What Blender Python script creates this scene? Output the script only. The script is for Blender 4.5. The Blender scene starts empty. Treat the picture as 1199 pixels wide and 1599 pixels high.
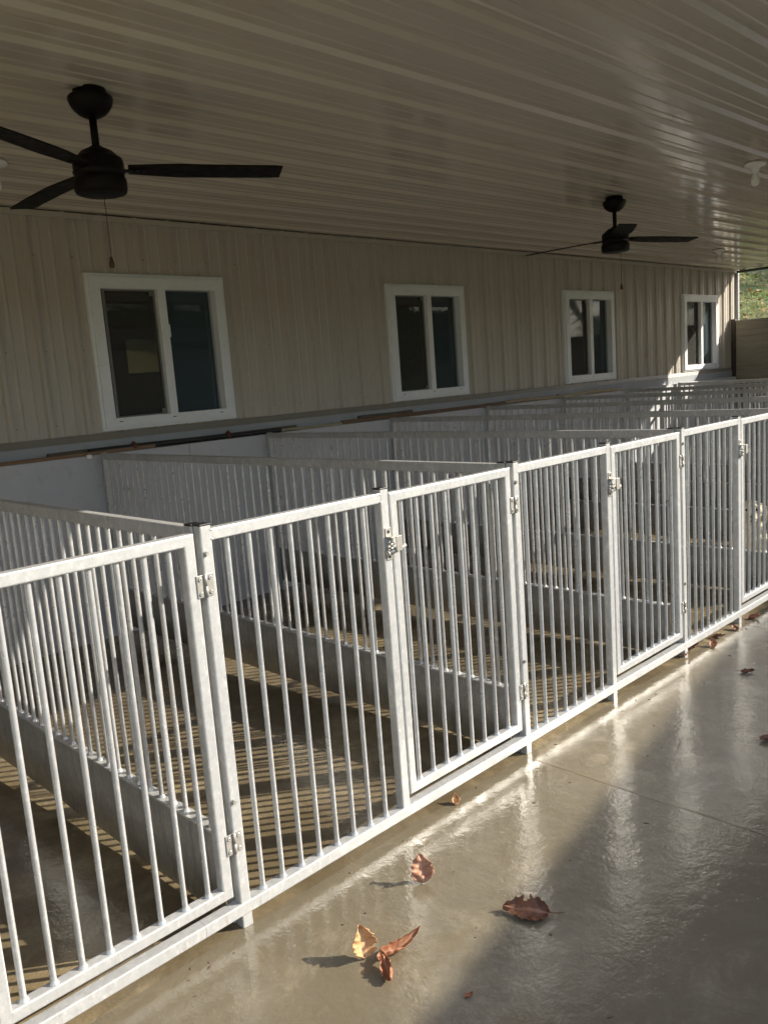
import bpy, bmesh, math, random
from mathutils import Vector, Matrix, noise
R_ = math.radians
random.seed(7)
C = bpy.context.scene.collection
SC = bpy.context.scene

# ------------------------------------------------------------------ camera
cd = bpy.data.cameras.new('camera'); cam = bpy.data.objects.new('camera', cd); C.objects.link(cam)
cd.sensor_fit = 'VERTICAL'; cd.sensor_height = 36.0; cd.sensor_width = 27.0
cd.lens = 1297.9 / 1599 * 36
cd.clip_start = 0.05; cd.clip_end = 600
right = Vector((0.7084, -0.7020, -0.0733)).normalized()
fwd = Vector((0.6866, 0.7095, -0.1588)).normalized()
up = right.cross(fwd).normalized(); right = fwd.cross(up).normalized()
M = Matrix((right, up, -fwd)).transposed().to_4x4()
M.translation = Vector((-1.2804, -2.101, 1.689))
cam.matrix_world = M
SC.camera = cam

# ------------------------------------------------------------------ light
SUN = Vector((1.0, -0.80, 0.63)).normalized()          # towards the sun
elev = math.asin(SUN.z); azim = math.atan2(SUN.x, SUN.y)
w = bpy.data.worlds.new('World'); SC.world = w; w.use_nodes = True
nt = w.node_tree; bg = nt.nodes['Background']
sky = nt.nodes.new('ShaderNodeTexSky'); sky.sky_type = 'NISHITA'; sky.sun_disc = False
sky.sun_elevation = elev; sky.sun_rotation = azim; sky.dust_density = 1.0; sky.altitude = 200
wb = nt.nodes.new('ShaderNodeMix'); wb.data_type = 'RGBA'; wb.blend_type = 'MULTIPLY'; wb.inputs[0].default_value = 1.0
wb.inputs[7].default_value = (1.0, .90, .84, 1)           # warm white balance
nt.links.new(sky.outputs[0], wb.inputs[6]); nt.links.new(wb.outputs[2], bg.inputs[0]); bg.inputs[1].default_value = 0.15
sd = bpy.data.lights.new('sun', 'SUN'); sd.energy = 3.25; sd.angle = R_(0.53); sd.color = (1.0, 0.92, 0.78)
so = bpy.data.objects.new('sun', sd); C.objects.link(so); so.rotation_euler = SUN.to_track_quat('Z', 'Y').to_euler()
so.location = (20, -16, 12)
SC.view_settings.view_transform = 'Standard'; SC.view_settings.look = 'None'
SC.view_settings.exposure = 1.5; SC.view_settings.gamma = 1.0
SC.cycles.max_bounces = 10; SC.cycles.diffuse_bounces = 5; SC.cycles.glossy_bounces = 5
SC.cycles.transparent_max_bounces = 16; SC.cycles.sample_clamp_indirect = 4.0
SC.cycles.blur_glossy = 0.6

# ------------------------------------------------------------------ node materials
def mat(name, col=(.5,.5,.5), rough=.5, metal=0.0, spec=None):
    m = bpy.data.materials.new(name); m.use_nodes = True
    b = m.node_tree.nodes['Principled BSDF']
    b.inputs['Base Color'].default_value = (*col, 1); b.inputs['Roughness'].default_value = rough
    b.inputs['Metallic'].default_value = metal
    if spec is not None: b.inputs['Specular IOR Level'].default_value = spec
    return m
def N(m, t, **kw):
    n = m.node_tree.nodes.new(t)
    for k, v in kw.items():
        if k.startswith('i_'): n.inputs[k[2:].replace('_', ' ')].default_value = v
        else: setattr(n, k, v)
    return n
def L(m, a, b): m.node_tree.links.new(a, b)
def P(m): return m.node_tree.nodes['Principled BSDF']
def coords(m, scale=(1,1,1)):
    tc = N(m, 'ShaderNodeTexCoord'); mp = N(m, 'ShaderNodeMapping'); mp.inputs['Scale'].default_value = scale
    L(m, tc.outputs['Object'], mp.inputs[0]); return mp.outputs[0]
def wcoords(m, scale=(1,1,1)):
    g = N(m, 'ShaderNodeNewGeometry'); mp = N(m, 'ShaderNodeMapping'); mp.inputs['Scale'].default_value = scale
    L(m, g.outputs['Position'], mp.inputs[0]); return mp.outputs[0]
def noise_n(m, vec, scale, detail=4, rough=.6, dist=0):
    n = N(m, 'ShaderNodeTexNoise'); n.inputs['Scale'].default_value = scale; n.inputs['Detail'].default_value = detail
    n.inputs['Roughness'].default_value = rough; n.inputs['Distortion'].default_value = dist
    L(m, vec, n.inputs['Vector']); return n.outputs['Fac']
def ramp(m, fac, stops):
    r = N(m, 'ShaderNodeValToRGB'); cr = r.color_ramp
    while len(cr.elements) > 1: cr.elements.remove(cr.elements[-1])
    for i, (p, c) in enumerate(stops):
        e = cr.elements[0] if i == 0 else cr.elements.new(p)
        e.position = p; e.color = (c, c, c, 1) if isinstance(c, (int, float)) else (*c, 1)
    L(m, fac, r.inputs[0]); return r.outputs[0]
def mixc(m, fac, a, b, mode='MIX'):
    n = N(m, 'ShaderNodeMix', data_type='RGBA', blend_type=mode)
    for sock, v in ((n.inputs[0], fac), (n.inputs[6], a), (n.inputs[7], b)):
        if hasattr(v, 'links'): L(m, v, sock)
        elif isinstance(v, (int, float)): sock.default_value = v
        else: sock.default_value = (*v, 1)
    return n.outputs[2]
def math_n(m, op, a, b=None):
    n = N(m, 'ShaderNodeMath', operation=op)
    for i, v in enumerate((a, b)):
        if v is None: continue
        if hasattr(v, 'links'): L(m, v, n.inputs[i])
        else: n.inputs[i].default_value = v
    return n.outputs[0]
def bump(m, h, strength=.3, dist=.01):
    n = N(m, 'ShaderNodeBump'); n.inputs['Strength'].default_value = strength; n.inputs['Distance'].default_value = dist
    L(m, h, n.inputs['Height']); L(m, n.outputs[0], P(m).inputs['Normal']); return n

def galv(name, base, dirt=(.30,.27,.22), rough=.42, metal=.40, vscale=90):
    m = mat(name, base, rough, metal)
    v = wcoords(m)
    vo = N(m, 'ShaderNodeTexVoronoi'); vo.inputs['Scale'].default_value = vscale; L(m, v, vo.inputs['Vector'])
    sp = ramp(m, vo.outputs['Color'], [(0, .93), (1, 1.04)])
    c = mixc(m, 1.0, base, sp, 'MULTIPLY')
    n1 = noise_n(m, v, 9, 5, .65)
    c = mixc(m, ramp(m, n1, [(.35, 0), (.70, .75)]), c, tuple(x*.66 for x in base))
    n4 = noise_n(m, v, 38, 6, .75)
    c = mixc(m, ramp(m, n4, [(.40, .40), (.52, 0)]), c, tuple(x*.70 for x in base))
    n6 = noise_n(m, wcoords(m, (1, 1, .6)), 48, 4, .55)
    c = mixc(m, ramp(m, n6, [(.46, 0), (.62, .45)]), c, tuple(x*q for x, q in zip(base, (.74, .77, .80))))
    c = mixc(m, ramp(m, n6, [(.30, .6), (.42, 0)]), c, tuple(min(1, x*1.18) for x in base))
    n2 = noise_n(m, wcoords(m, (30, 30, 6)), 1.5, 5, .7)
    c = mixc(m, ramp(m, n2, [(.56, 0), (.78, .55)]), c, dirt)
    L(m, c, P(m).inputs['Base Color'])
    L(m, ramp(m, n1, [(.3, rough-.1), (.7, rough+.15)]), P(m).inputs['Roughness'])
    bump(m, noise_n(m, v, 160, 3), .12, .002)
    return m
M_galv = galv('galvanised_tube', (.63,.635,.63), rough=.42)
M_bar = galv('bar_metal', (.60,.605,.60), rough=.32, metal=.45)
M_sheet = galv('divider_sheet', (.39,.375,.335), dirt=(.13,.11,.08), rough=.5, metal=.12, vscale=30)
# streaks on the sheets
m = M_sheet
st = noise_n(m, wcoords(m, (18, 18, 1.6)), 2.2, 6, .7)
old = P(m).inputs['Base Color'].links[0].from_socket
L(m, mixc(m, ramp(m, st, [(.5, 0), (.72, .6)]), old, (.17,.16,.14)), P(m).inputs['Base Color'])
M_zinc = galv('zinc_hardware', (.47,.45,.41), rough=.45, metal=.5)
M_rivet = mat('rivet', (.52,.51,.49), .4, .4)
M_cap = mat('black_plastic', (.012,.012,.013), .45)
M_dark = mat('dark_hole', (.01,.01,.01), .8)

def painted(name, col, rough, bumpy=0, var=.86, dirt=None, dscale=(3,3,1)):
    m = mat(name, col, rough)
    v = wcoords(m, dscale)
    n = noise_n(m, v, 1.3, 6, .65)
    c = mixc(m, ramp(m, n, [(.3, 0), (.75, 1)]), col, tuple(x*var for x in col))
    if dirt: c = mixc(m, ramp(m, noise_n(m, v, 5, 6, .75), [(.55, 0), (.8, .6)]), c, dirt)
    L(m, c, P(m).inputs['Base Color'])
    L(m, ramp(m, n, [(.3, rough*.85), (.7, min(1, rough*1.25))]), P(m).inputs['Roughness'])
    if bumpy: bump(m, noise_n(m, wcoords(m), 6, 3), bumpy, .01)
    return m
M_siding = painted('siding_paint', (.52,.48,.42), .40, .08, .93, (.27,.235,.18), (2, 2, .5))
M_ceil = painted('ceiling_paint', (.63,.575,.495), .13, .18, .92, (.36,.30,.22), (.4, 2, 2))
M_trim = painted('trim_paint', (.25,.235,.20), .45)
M_sill = painted('sill_board', (.38,.405,.43), .5, 0, .85, (.3,.28,.24))
M_backw = painted('back_wall_paint', (.56,.57,.60), .5, .05, .86, (.33,.30,.25), (2, 2, 2))
M_vinyl = painted('white_vinyl', (.84,.87,.90), .38, 0, .95, (.55,.52,.46), (4, 4, 4))
M_slotm = mat('slot', (.02,.02,.02), .8)
M_screenframe = mat('screen_frame', (.20,.20,.19), .5)
M_beam = painted('beam_brown', (.045,.036,.028), .6)
M_fan = painted('fan_bronze', (.008,.0058,.0045), .5, 0, .7)
M_fanb = painted('fan_blade', (.009,.0065,.005), .6, 0, .7, None, (20, 20, 20))
for q in (M_fan, M_fanb): P(q).inputs['Specular IOR Level'].default_value = .18
M_brass = mat('chain_bronze', (.10,.05,.025), .4, .6)
M_porc = mat('porcelain', (.93,.93,.91), .25)
M_bulb = mat('bulb_glass', (.93,.93,.90), .12)
M_roof = mat('roof_metal', (.15,.11,.08), .5)
M_room = mat('room_paint', (.10,.095,.085), .8)

def glass(name, tint, dust, dustcol, tr):
    m = bpy.data.materials.new(name); m.use_nodes = True; nt = m.node_tree; nt.nodes.clear()
    out = nt.nodes.new('ShaderNodeOutputMaterial')
    t = nt.nodes.new('ShaderNodeBsdfTransparent'); t.inputs[0].default_value = (*[x*tr for x in tint], 1)
    d = nt.nodes.new('ShaderNodeBsdfDiffuse'); d.inputs[0].default_value = (*dustcol, 1)
    g = nt.nodes.new('ShaderNodeBsdfGlossy'); g.inputs['Roughness'].default_value = .02
    a = nt.nodes.new('ShaderNodeMixShader'); a.inputs[0].default_value = dust
    b = nt.nodes.new('ShaderNodeMixShader')
    f = nt.nodes.new('ShaderNodeFresnel'); f.inputs[0].default_value = 1.5
    nt.links.new(t.outputs[0], a.inputs[1]); nt.links.new(d.outputs[0], a.inputs[2])
    nt.links.new(f.outputs[0], b.inputs[0]); nt.links.new(a.outputs[0], b.inputs[1]); nt.links.new(g.outputs[0], b.inputs[2])
    nt.links.new(b.outputs[0], out.inputs[0]); return m
M_pane = glass('window_glass', (.8,.95,1.0), .26, (.17,.235,.275), .60)
M_screen = glass('insect_screen', (1,.95,.88), .26, (.20,.20,.185), .30)

# wet concrete
def concrete(name, dry, wet, rmin, rmax, wetness):
    m = mat(name, dry, .4)
    v = wcoords(m)
    n1 = noise_n(m, v, .9, 7, .62, .6)
    n2 = noise_n(m, v, 5.5, 8, .7, .3)
    n3 = noise_n(m, v, 90, 4, .7)
    wetf = ramp(m, n1, [(wetness-.07, 1), (wetness+.06, 0)])
    c = mixc(m, ramp(m, n2, [(.33, 0), (.66, 1)]), tuple(x*1.12 for x in dry), tuple(x*.62 for x in dry))
    n5 = noise_n(m, v, 1.9, 6, .6, 1.0)
    c = mixc(m, ramp(m, n5, [(.49, 0), (.55, .5)]), c, tuple(x*q for x, q in zip(dry, (.62, .55, .42))))
    # pale lime blooms
    bl = noise_n(m, v, 3.2, 9, .75, 1.4)
    c = mixc(m, ramp(m, bl, [(.52, 0), (.64, .65)]), c, tuple(min(1, x*1.55) for x in dry))
    gr = noise_n(m, v, 26, 8, .8)
    c = mixc(m, ramp(m, gr, [(.32, .5), (.5, 0)]), c, tuple(x*.62 for x in dry))
    c = mixc(m, ramp(m, gr, [(.55, 0), (.72, .45)]), c, tuple(x*1.35 for x in dry))
    sp = N(m, 'ShaderNodeTexVoronoi'); sp.inputs['Scale'].default_value = 140; L(m, v, sp.inputs['Vector'])
    c = mixc(m, ramp(m, sp.outputs['Distance'], [(.06, .35), (.16, 0)]), c, (.05,.04,.03))
    c = mixc(m, ramp(m, n3, [(.35, .28), (.6, 0)]), c, tuple(x*.6 for x in dry))
    c = mixc(m, wetf, c, mixc(m, .78, c, wet))
    L(m, c, P(m).inputs['Base Color'])
    r = mixc(m, wetf, ramp(m, n2, [(.3, rmin+.10), (.7, rmax)]), ramp(m, n2, [(.3, rmin), (.7, rmin+.09)]))
    L(m, r, P(m).inputs['Roughness'])
    fine = noise_n(m, v, 95, 2, .5)
    med = noise_n(m, v, 13, 4, .55)
    rid = noise_n(m, v, 42, 3, .6)
    h = math_n(m, 'ADD', math_n(m, 'MULTIPLY', fine, .13), math_n(m, 'ADD', math_n(m, 'MULTIPLY', med, .65), math_n(m, 'MULTIPLY', rid, .24)))
    bump(m, h, .55, .0065)
    return m, v
M_conc, _ = concrete('wet_concrete', (.243,.210,.150), (.150,.126,.085), .085, .31, .58)
M_kfloor, _ = concrete('wet_kennel_concrete', (.31,.25,.155), (.11,.083,.047), .07, .28, .50)

def wood(name, col, dark, scale=(3, 60, 60)):
    m = mat(name, col, .7)
    n = noise_n(m, wcoords(m, scale), 1.0, 6, .7, .4)
    c = mixc(m, ramp(m, n, [(.35, 0), (.7, 1)]), col, dark)
    L(m, c, P(m).inputs['Base Color']); bump(m, n, .4, .003); return m
M_tan = wood('tan_lumber', (.27,.17,.10), (.17,.10,.055))
M_orange = wood('reddish_lumber', (.19,.115,.07), (.11,.065,.04))
M_grey = wood('weathered_lumber', (.15,.125,.10), (.07,.06,.05))
M_pole = wood('pale_pole', (.42,.36,.25), (.26,.21,.14), (8, 40, 40))
M_pipe = mat('black_pipe', (.018,.019,.022), .4, .3)
M_rust = wood('rusty_clamp', (.16,.055,.030), (.06,.02,.012), (60, 60, 60))
M_tie = wood('timber_wall', (.27,.245,.195), (.18,.16,.125), (30, 2.5, 40))
M_wire = mat('fence_wire', (.20,.20,.19), .4, .6)

def grassmat(name, a, b, c_):
    m = mat(name, a, .7)
    n = noise_n(m, wcoords(m), 1.2, 7, .7)
    c = mixc(m, ramp(m, n, [(.35, 0), (.62, 1)]), a, b)
    n2 = noise_n(m, wcoords(m), 6, 5, .75)
    c = mixc(m, ramp(m, n2, [(.58, 0), (.66, 1)]), c, c_)
    L(m, c, P(m).inputs['Base Color']); bump(m, n2, .6, .05); return m
M_ground = grassmat('lawn_soil', (.12,.15,.04), (.19,.19,.06), (.30,.20,.09))
M_blade = grassmat('grass_blade', (.27,.37,.05), (.44,.45,.11), (.60,.42,.14))
M_shed = painted('shed_siding', (.20,.17,.13), .6)

# ------------------------------------------------------------------ mesh helpers
class MB:
    def __init__(s): s.v = []; s.f = []; s.sm = []
    def add(s, vs, fs, smooth=False):
        o = len(s.v); s.v += [tuple(v) for v in vs]
        s.f += [tuple(i+o for i in f) for f in fs]; s.sm += [smooth]*len(fs); return s
    def box(s, x0, x1, y0, y1, z0, z1, b=0.0):
        if b <= 0:
            vs = [(x,y,z) for z in (z0,z1) for y in (y0,y1) for x in (x0,x1)]
            return s.add(vs, [(0,2,3,1),(4,5,7,6),(0,1,5,4),(2,6,7,3),(0,4,6,2),(1,3,7,5)])
        bm = bmesh.new(); bmesh.ops.create_cube(bm, size=1)
        for v in bm.verts:
            v.co = Vector(((x0+x1)/2 + v.co.x*(x1-x0), (y0+y1)/2 + v.co.y*(y1-y0), (z0+z1)/2 + v.co.z*(z1-z0)))
        bmesh.ops.bevel(bm, geom=list(bm.edges), offset=b, segments=2, affect='EDGES', profile=.5)
        bm.verts.index_update()
        s.add([v.co.copy() for v in bm.verts], [[v.index for v in f.verts] for f in bm.faces]); bm.free(); return s
    def sweep(s, path, sec, upv=(0,1,0), closed=False, caps=True, smooth=False):
        """path: points; sec: list of (a,b), a along (tangent x up), b along up"""
        path = [Vector(p) for p in path]; n = len(path); U = Vector(upv); rings = []
        for i in range(n):
            if closed: t0 = (path[i]-path[i-1]).normalized(); t1 = (path[(i+1) % n]-path[i]).normalized()
            else:
                t0 = (path[i]-path[i-1]).normalized() if i else (path[1]-path[0]).normalized()
                t1 = (path[i+1]-path[i]).normalized() if i < n-1 else t0
            t = (t0+t1).normalized(); a = t.cross(U)
            if a.length < 1e-4: a = t.cross(Vector((1,0,0)))
            a.normalize(); bvec = a.cross(t).normalized()
            k = 1/max(.3, math.cos(t0.angle(t1, 0)/2)) if (t0-t1).length > 1e-5 else 1
            rings.append([path[i] + a*(p[0]*k) + bvec*p[1] for p in sec])
        m = len(sec); vs = [v for r in rings for v in r]; fs = []
        for i in range(n if closed else n-1):
            j = (i+1) % n
            for q in range(m):
                r = (q+1) % m; fs.append((i*m+q, i*m+r, j*m+r, j*m+q))
        s.add(vs, fs, smooth)
        if caps and not closed:
            o = len(s.v)-len(vs)
            s.f.append(tuple(o+q for q in range(m))[::-1]); s.f.append(tuple(o+(n-1)*m+q for q in range(m))); s.sm += [False, False]
        return s
    def cyl(s, p0, p1, r, n=12, r1=None, caps=True):
        p0 = Vector(p0); p1 = Vector(p1); d = (p1-p0).normalized()
        a = d.orthogonal().normalized(); b = d.cross(a); r1 = r if r1 is None else r1
        vs = [p0 + a*(r*math.cos(2*math.pi*i/n)) + b*(r*math.sin(2*math.pi*i/n)) for i in range(n)]
        vs += [p1 + a*(r1*math.cos(2*math.pi*i/n)) + b*(r1*math.sin(2*math.pi*i/n)) for i in range(n)]
        s.add(vs, [(i, (i+1) % n, n+(i+1) % n, n+i) for i in range(n)], True)
        if caps:
            o = len(s.v)-2*n; s.f += [tuple(o+i for i in range(n))[::-1], tuple(o+n+i for i in range(n))]; s.sm += [False, False]
        return s
    def lathe(s, prof, cx=0, cy=0, n=28):
        vs = []; fs = []
        for (r, z) in prof:
            vs += [(cx+r*math.cos(2*math.pi*i/n), cy+r*math.sin(2*math.pi*i/n), z) for i in range(n)]
        for k in range(len(prof)-1):
            for i in range(n):
                j = (i+1) % n; fs.append((k*n+i, k*n+j, (k+1)*n+j, (k+1)*n+i))
        return s.add(vs, fs, True)
    def build(s, name, material, parent=None, loc=None):
        me = bpy.data.meshes.new(name); me.from_pydata([tuple(v) for v in s.v], [], s.f)
        bm = bmesh.new(); bm.from_mesh(me); bmesh.ops.recalc_face_normals(bm, faces=bm.faces); bm.to_mesh(me); bm.free()
        if len(me.polygons) == len(s.sm):
            me.polygons.foreach_set('use_smooth', s.sm)
        me.materials.append(material); me.update()
        o = bpy.data.objects.new(name, me); C.objects.link(o)
        if parent: o.parent = parent
        if loc: o.location = loc
        return o
def rsq(w_, h_, c=.004, seg=2):
    out = []; a = w_/2; b = h_/2
    for (sx, sy, a0) in ((1,1,0), (-1,1,90), (-1,-1,180), (1,-1,270)):
        for k in range(seg+1):
            t = R_(a0 + 90*k/seg); out.append((sx*(a-c)+c*math.cos(t), sy*(b-c)+c*math.sin(t)))
    return out
def circ(r, n=10): return [(r*math.cos(2*math.pi*i/n), r*math.sin(2*math.pi*i/n)) for i in range(n)]
def thing(name, label, cat, loc=(0,0,0), rz=0, group=None):
    o = bpy.data.objects.new(name, None); C.objects.link(o); o.location = loc; o.rotation_euler = (0,0,rz)
    o.empty_display_size = .1; o['label'] = label; o['category'] = cat
    if group: o['group'] = group
    return o
def tag(o, label, cat, group=None):
    o['label'] = label; o['category'] = cat
    if group: o['group'] = group
    return o
def copy_tree(o, label=None, parent=None):
    c = o.copy(); C.objects.link(c)
    if parent: c.parent = parent
    if label: c['label'] = label
    for ch in list(o.children): copy_tree(ch, None, c)
    return c
def struct(o): o['kind'] = 'structure'; return o

# ================================================================== SETTING
KD = 3.76      # depth of the kennels
WY = 3.88      # siding plane
CZ = 3.034     # ceiling
XL, XR = -5.0, 13.05
SLOPE = -.027
# concrete slab: flat walkway then the kennel floor falling to the back wall
mb = MB(); mb.box(XL-.5, 13.4, -5.2, -.001, -.14, 0)
slab = struct(mb.build('walkway', M_conc))
bmx = bmesh.new(); bmx.free()
mb = MB()
xs = [XL-.5, 13.4]; ys = [-.001, 0.04, KD+.2]
mb.add([(xs[0],-.001,-.0005),(xs[1],-.001,-.0005),(xs[0],KD+.2,SLOPE*KD-.0005),(xs[1],KD+.2,SLOPE*KD-.0005),
        (xs[0],-.001,-.14),(xs[1],-.001,-.14),(xs[0],KD+.2,-.25),(xs[1],KD+.2,-.25)],
       [(0,1,3,2),(4,6,7,5),(0,4,5,1),(2,3,7,6),(0,2,6,4),(1,5,7,3)])
struct(mb.build('floor', M_kfloor))
# control joint: a shallow saw cut filled with pale silt
M_silt = painted('joint_silt', (.34,.27,.16), .6)
mb = MB()
for k in range(-2, 9):
    x = 1.50 + 3.04*k*.75 if k else 1.50
    pts = [(x + .004*math.sin(j*1.7+k), -.02 - j*.2) for j in range(26)]
    for j in range(25):
        (xa, ya), (xb, yb) = pts[j], pts[j+1]; h = .0019
        mb.add([(xa-h,ya,.0022),(xa+h,ya,.0022),(xb+h,yb,.0022),(xb-h,yb,.0022)], [(0,1,2,3)])
struct(mb.build('path_joint', M_silt))

# terrain: lawn rising away on all sides
def hz(x, y):
    h = -.16
    d = max(0, x-14.3); h += .25*min(d, 30) + .35*min(30, max(0, y-2.5))*min(1, d/4)
    d2 = max(0, y-10.5); h2 = .26*d2 if d2 < 30 else 7.8
    d3 = max(0, -y-15.0); h3 = .33*d3 if d3 < 25 else 8.25
    d4 = max(0, -x-14); h4 = .2*d4
    h += max(h2*(1 if x < 14 else .4), h3*.9, h4)
    e = min(1, (max(0, x-14.3)+max(0, y-10)+max(0, -y-8)+max(0, -x-8))/3)
    return h + e*.35*noise.noise(Vector((x*.25, y*.25, 3))) + e*.05*noise.noise(Vector((x*1.6, y*1.6, 9)))
mb = MB(); n = 150; S = 110
def gc(i): t = i/n*2-1; return (abs(t)**1.7)*(1 if t > 0 else -1)*S
vs = [(gc(i)+8, gc(j), hz(gc(i)+8, gc(j))) for j in range(n+1) for i in range(n+1)]
fs = [(j*(n+1)+i, j*(n+1)+i+1, (j+1)*(n+1)+i+1, (j+1)*(n+1)+i) for j in range(n) for i in range(n)]
mb.add(vs, fs, True); struct(mb.build('ground', M_ground))
# grass blades on the part of the bank beyond the open end
mb = MB(); rg = random.Random(3)
for k in range(42000):
    x = rg.uniform(14.6, 25); y = rg.uniform(1.5, 10.0); z = hz(x, y)
    h = rg.uniform(.03, .08); a = rg.uniform(0, 6.28); wd = .010; lx = rg.uniform(-.06, .06); ly = rg.uniform(-.06, .06)
    dx, dy = math.cos(a)*wd, math.sin(a)*wd
    mb.add([(x-dx,y-dy,z-.02),(x+dx,y+dy,z-.02),(x+lx,y+ly,z+h)], [(0,1,2)])
g = mb.build('grass', M_blade); g['kind'] = 'stuff'; g['label'] = 'short green grass on the sunlit bank past the end of the building'; g['category'] = 'grass'
# fallen leaves littering the bank
M_litter = painted('leaf_litter', (.50,.29,.10), .7, 0, .5, None, (30,30,30))
mb = MB()
for k in range(3200):
    x = rg.uniform(14.6, 25); y = rg.uniform(1.5, 10.0); z = hz(x, y)+rg.uniform(.05, .11)
    a = rg.uniform(0, 6.28); r = rg.uniform(.035, .075); t = rg.uniform(-.04, .04)
    ca, sa = math.cos(a)*r, math.sin(a)*r
    mb.add([(x-ca,y-sa,z),(x+sa*.6,y-ca*.6,z+t),(x+ca,y+sa,z),(x-sa*.6,y+ca*.6,z-t)], [(0,1,2,3)])
g = mb.build('leaf_litter', M_litter); g['kind'] = 'stuff'; g['label'] = 'brown fallen leaves scattered over the grass bank'; g['category'] = 'leaves'

# ================================================================== BUILDING
BLD = thing('kennel_building', 'long tan corrugated metal building with four white windows over the kennels', 'building', (0,WY,0))
BLD.location = (0,0,0)
PITCH = .2828; PH = 1.234
def rib_profile(a, b, period, phase, RB=.0245, RT=.014):
    """(coordinate, height) pairs of a ribbed sheet between a and b"""
    pts = []; k = math.floor((a-phase)/period)-1
    while phase+k*period < b+period:
        c = phase+k*period
        pts += [(c-RB,0),(c-RT,1),(c+RT,1),(c+RB,0)]
        for q in (1/3, 2/3):
            m_ = c+period*q; pts += [(m_-.014,0),(m_-.006,.22),(m_+.006,.22),(m_+.014,0)]
        k += 1
    out = [p for p in pts if a < p[0] < b]
    return pts, out
WIN = [(1.617,2.821),(4.729,5.926),(7.846,9.060),(11.058,12.290)]
WZ0, WZ1 = 1.444, 2.608
def prof_h(pts, x):
    for i in range(len(pts)-1):
        if pts[i][0] <= x <= pts[i+1][0]:
            t = (x-pts[i][0])/max(1e-6, pts[i+1][0]-pts[i][0]); return pts[i][1]*(1-t)+pts[i+1][1]*t
    return 0
pts, ins = rib_profile(XL, XR, PITCH, PH)
xsn = sorted(set([XL, XR]+[p[0] for p in ins]+[w_+d for a_, b_ in WIN for w_, d in ((a_, .04), (b_, -.04))]))
mb = MB(); Z0S, Z1S = 1.434, CZ-.004
for i in range(len(xsn)-1):
    a, b = xsn[i], xsn[i+1]; ya, yb = WY-.027*prof_h(pts, a), WY-.027*prof_h(pts, b); c = (a+b)/2
    segs = [(Z0S, Z1S)]
    if any(w0+.04 < c < w1-.04 for w0, w1 in WIN): segs = [(Z0S, WZ0+.04), (WZ1-.04, Z1S)]
    for z0, z1 in segs:
        mb.add([(a,ya,z0),(b,yb,z0),(b,yb,z1),(a,ya,z1)], [(0,1,2,3)])
sid = mb.build('siding_wall', M_siding, BLD)
md = sid.modifiers.new('t', 'SOLIDIFY'); md.thickness = .002; md.offset = 0
# screws heads in rows on the siding
mb = MB()
k = -16
while PH+k*PITCH < XR-.1:
    x = PH+k*PITCH+.045
    for z in (1.52, 2.05, 2.72):
        if not any(w0-.02 < x < w1+.02 and WZ0-.02 < z < WZ1+.02 for w0, w1 in WIN) and x > XL:
            mb.cyl((x, WY, z), (x, WY-.006, z), .006, 6)
    k += 1
mb.build('screw_heads', M_trim, BLD)['kind'] = 'stuff'
# trims
mb = MB(); mb.add([(XL,WY+.02,1.436),(XR,WY+.02,1.436),(XR,WY-.024,1.432),(XL,WY-.024,1.432),(XL,WY-.042,1.385),(XR,WY-.042,1.385),(XL,WY+.02,1.385),(XR,WY+.02,1.385)],
                 [(0,1,2,3),(3,2,5,4),(4,5,7,6),(6,7,1,0),(0,3,4,6),(1,7,5,2)])
mb.build('base_flashing', M_trim, BLD)
mb = MB(); mb.box(XL, 12.78, 3.832, 3.90, 1.255, 1.3835, .004); mb.build('sill_board', M_sill, BLD)
mb = MB(); mb.box(XL, XR-.02, WY-.034, WY-.0205, CZ-.052, CZ-.012); mb.build('top_trim', M_siding, BLD)
mb = MB(); mb.box(XR-.012, XR+.05, WY-.045, WY+.10, .0, CZ-.01, .004); mb.build('corner_trim', M_sill, BLD)
mb = MB(); mb.box(XL, XR, WY-.02+.10, WY+.16, -.1, 1.38); mb.build('foundation', M_backw, BLD)
# kennel back wall (smooth painted panels)
mb = MB()
x = XL
edges = [-4.56,-2.28,0.35,2.28,4.56,6.84,9.12,11.4,12.78]
for i in range(len(edges)-1):
    mb.box(edges[i]+.0015, edges[i+1]-.0015, KD, KD+.070, SLOPE*KD-.01, 1.284, .002)
mb.build('back_wall', M_backw, BLD)
# room behind the windows
mb = MB()
mb.box(XL+.1, XR-.1, WY+.17, 9.0, 0.0, .1)
mb.box(XL+.1, XR-.1, WY+.17, 9.0, 2.9, 3.0)
for a, b, z0, z1 in ((XL+.1, 4.62, .1, 2.9), (5.20, XR-.1, .1, 2.9), (4.62, 5.20, 2.50, 2.9), (4.62, 5.20, .1, 2.02)):
    mb.box(a, b, 9.0, 9.12, z0, z1)
mb.box(XL, XL+.1, WY+.02, 9.12, 0, 3.0); mb.box(XR-.1, XR, WY+.11, 9.12, 0, 3.0)
# inner face of the front wall, with window openings
xx = [XL+.1]
for a, b in WIN: mb.box(xx[-1], a+.05, WY+.10, WY+.17, .1, 2.9) if False else None
prev = XL+.1
for a, b in WIN:
    mb.box(prev, a+.06, WY+.025, WY+.165, 1.40, 2.90); mb.box(a+.06, b-.06, WY+.025, WY+.165, 1.40, WZ0+.06); mb.box(a+.06, b-.06, WY+.025, WY+.165, WZ1-.06, 2.90); prev = b-.06
mb.box(prev, XR-.1, WY+.025, WY+.165, 1.40, 2.90)
mb.build('room', M_room, BLD)
# unseen left end wall, added to block light from that side
mb = MB(); mb.box(XL-.12, XL-.002, -1.31, 9.12, -.1, CZ+.04); mb.build('added_side_wall', M_siding, BLD)
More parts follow.
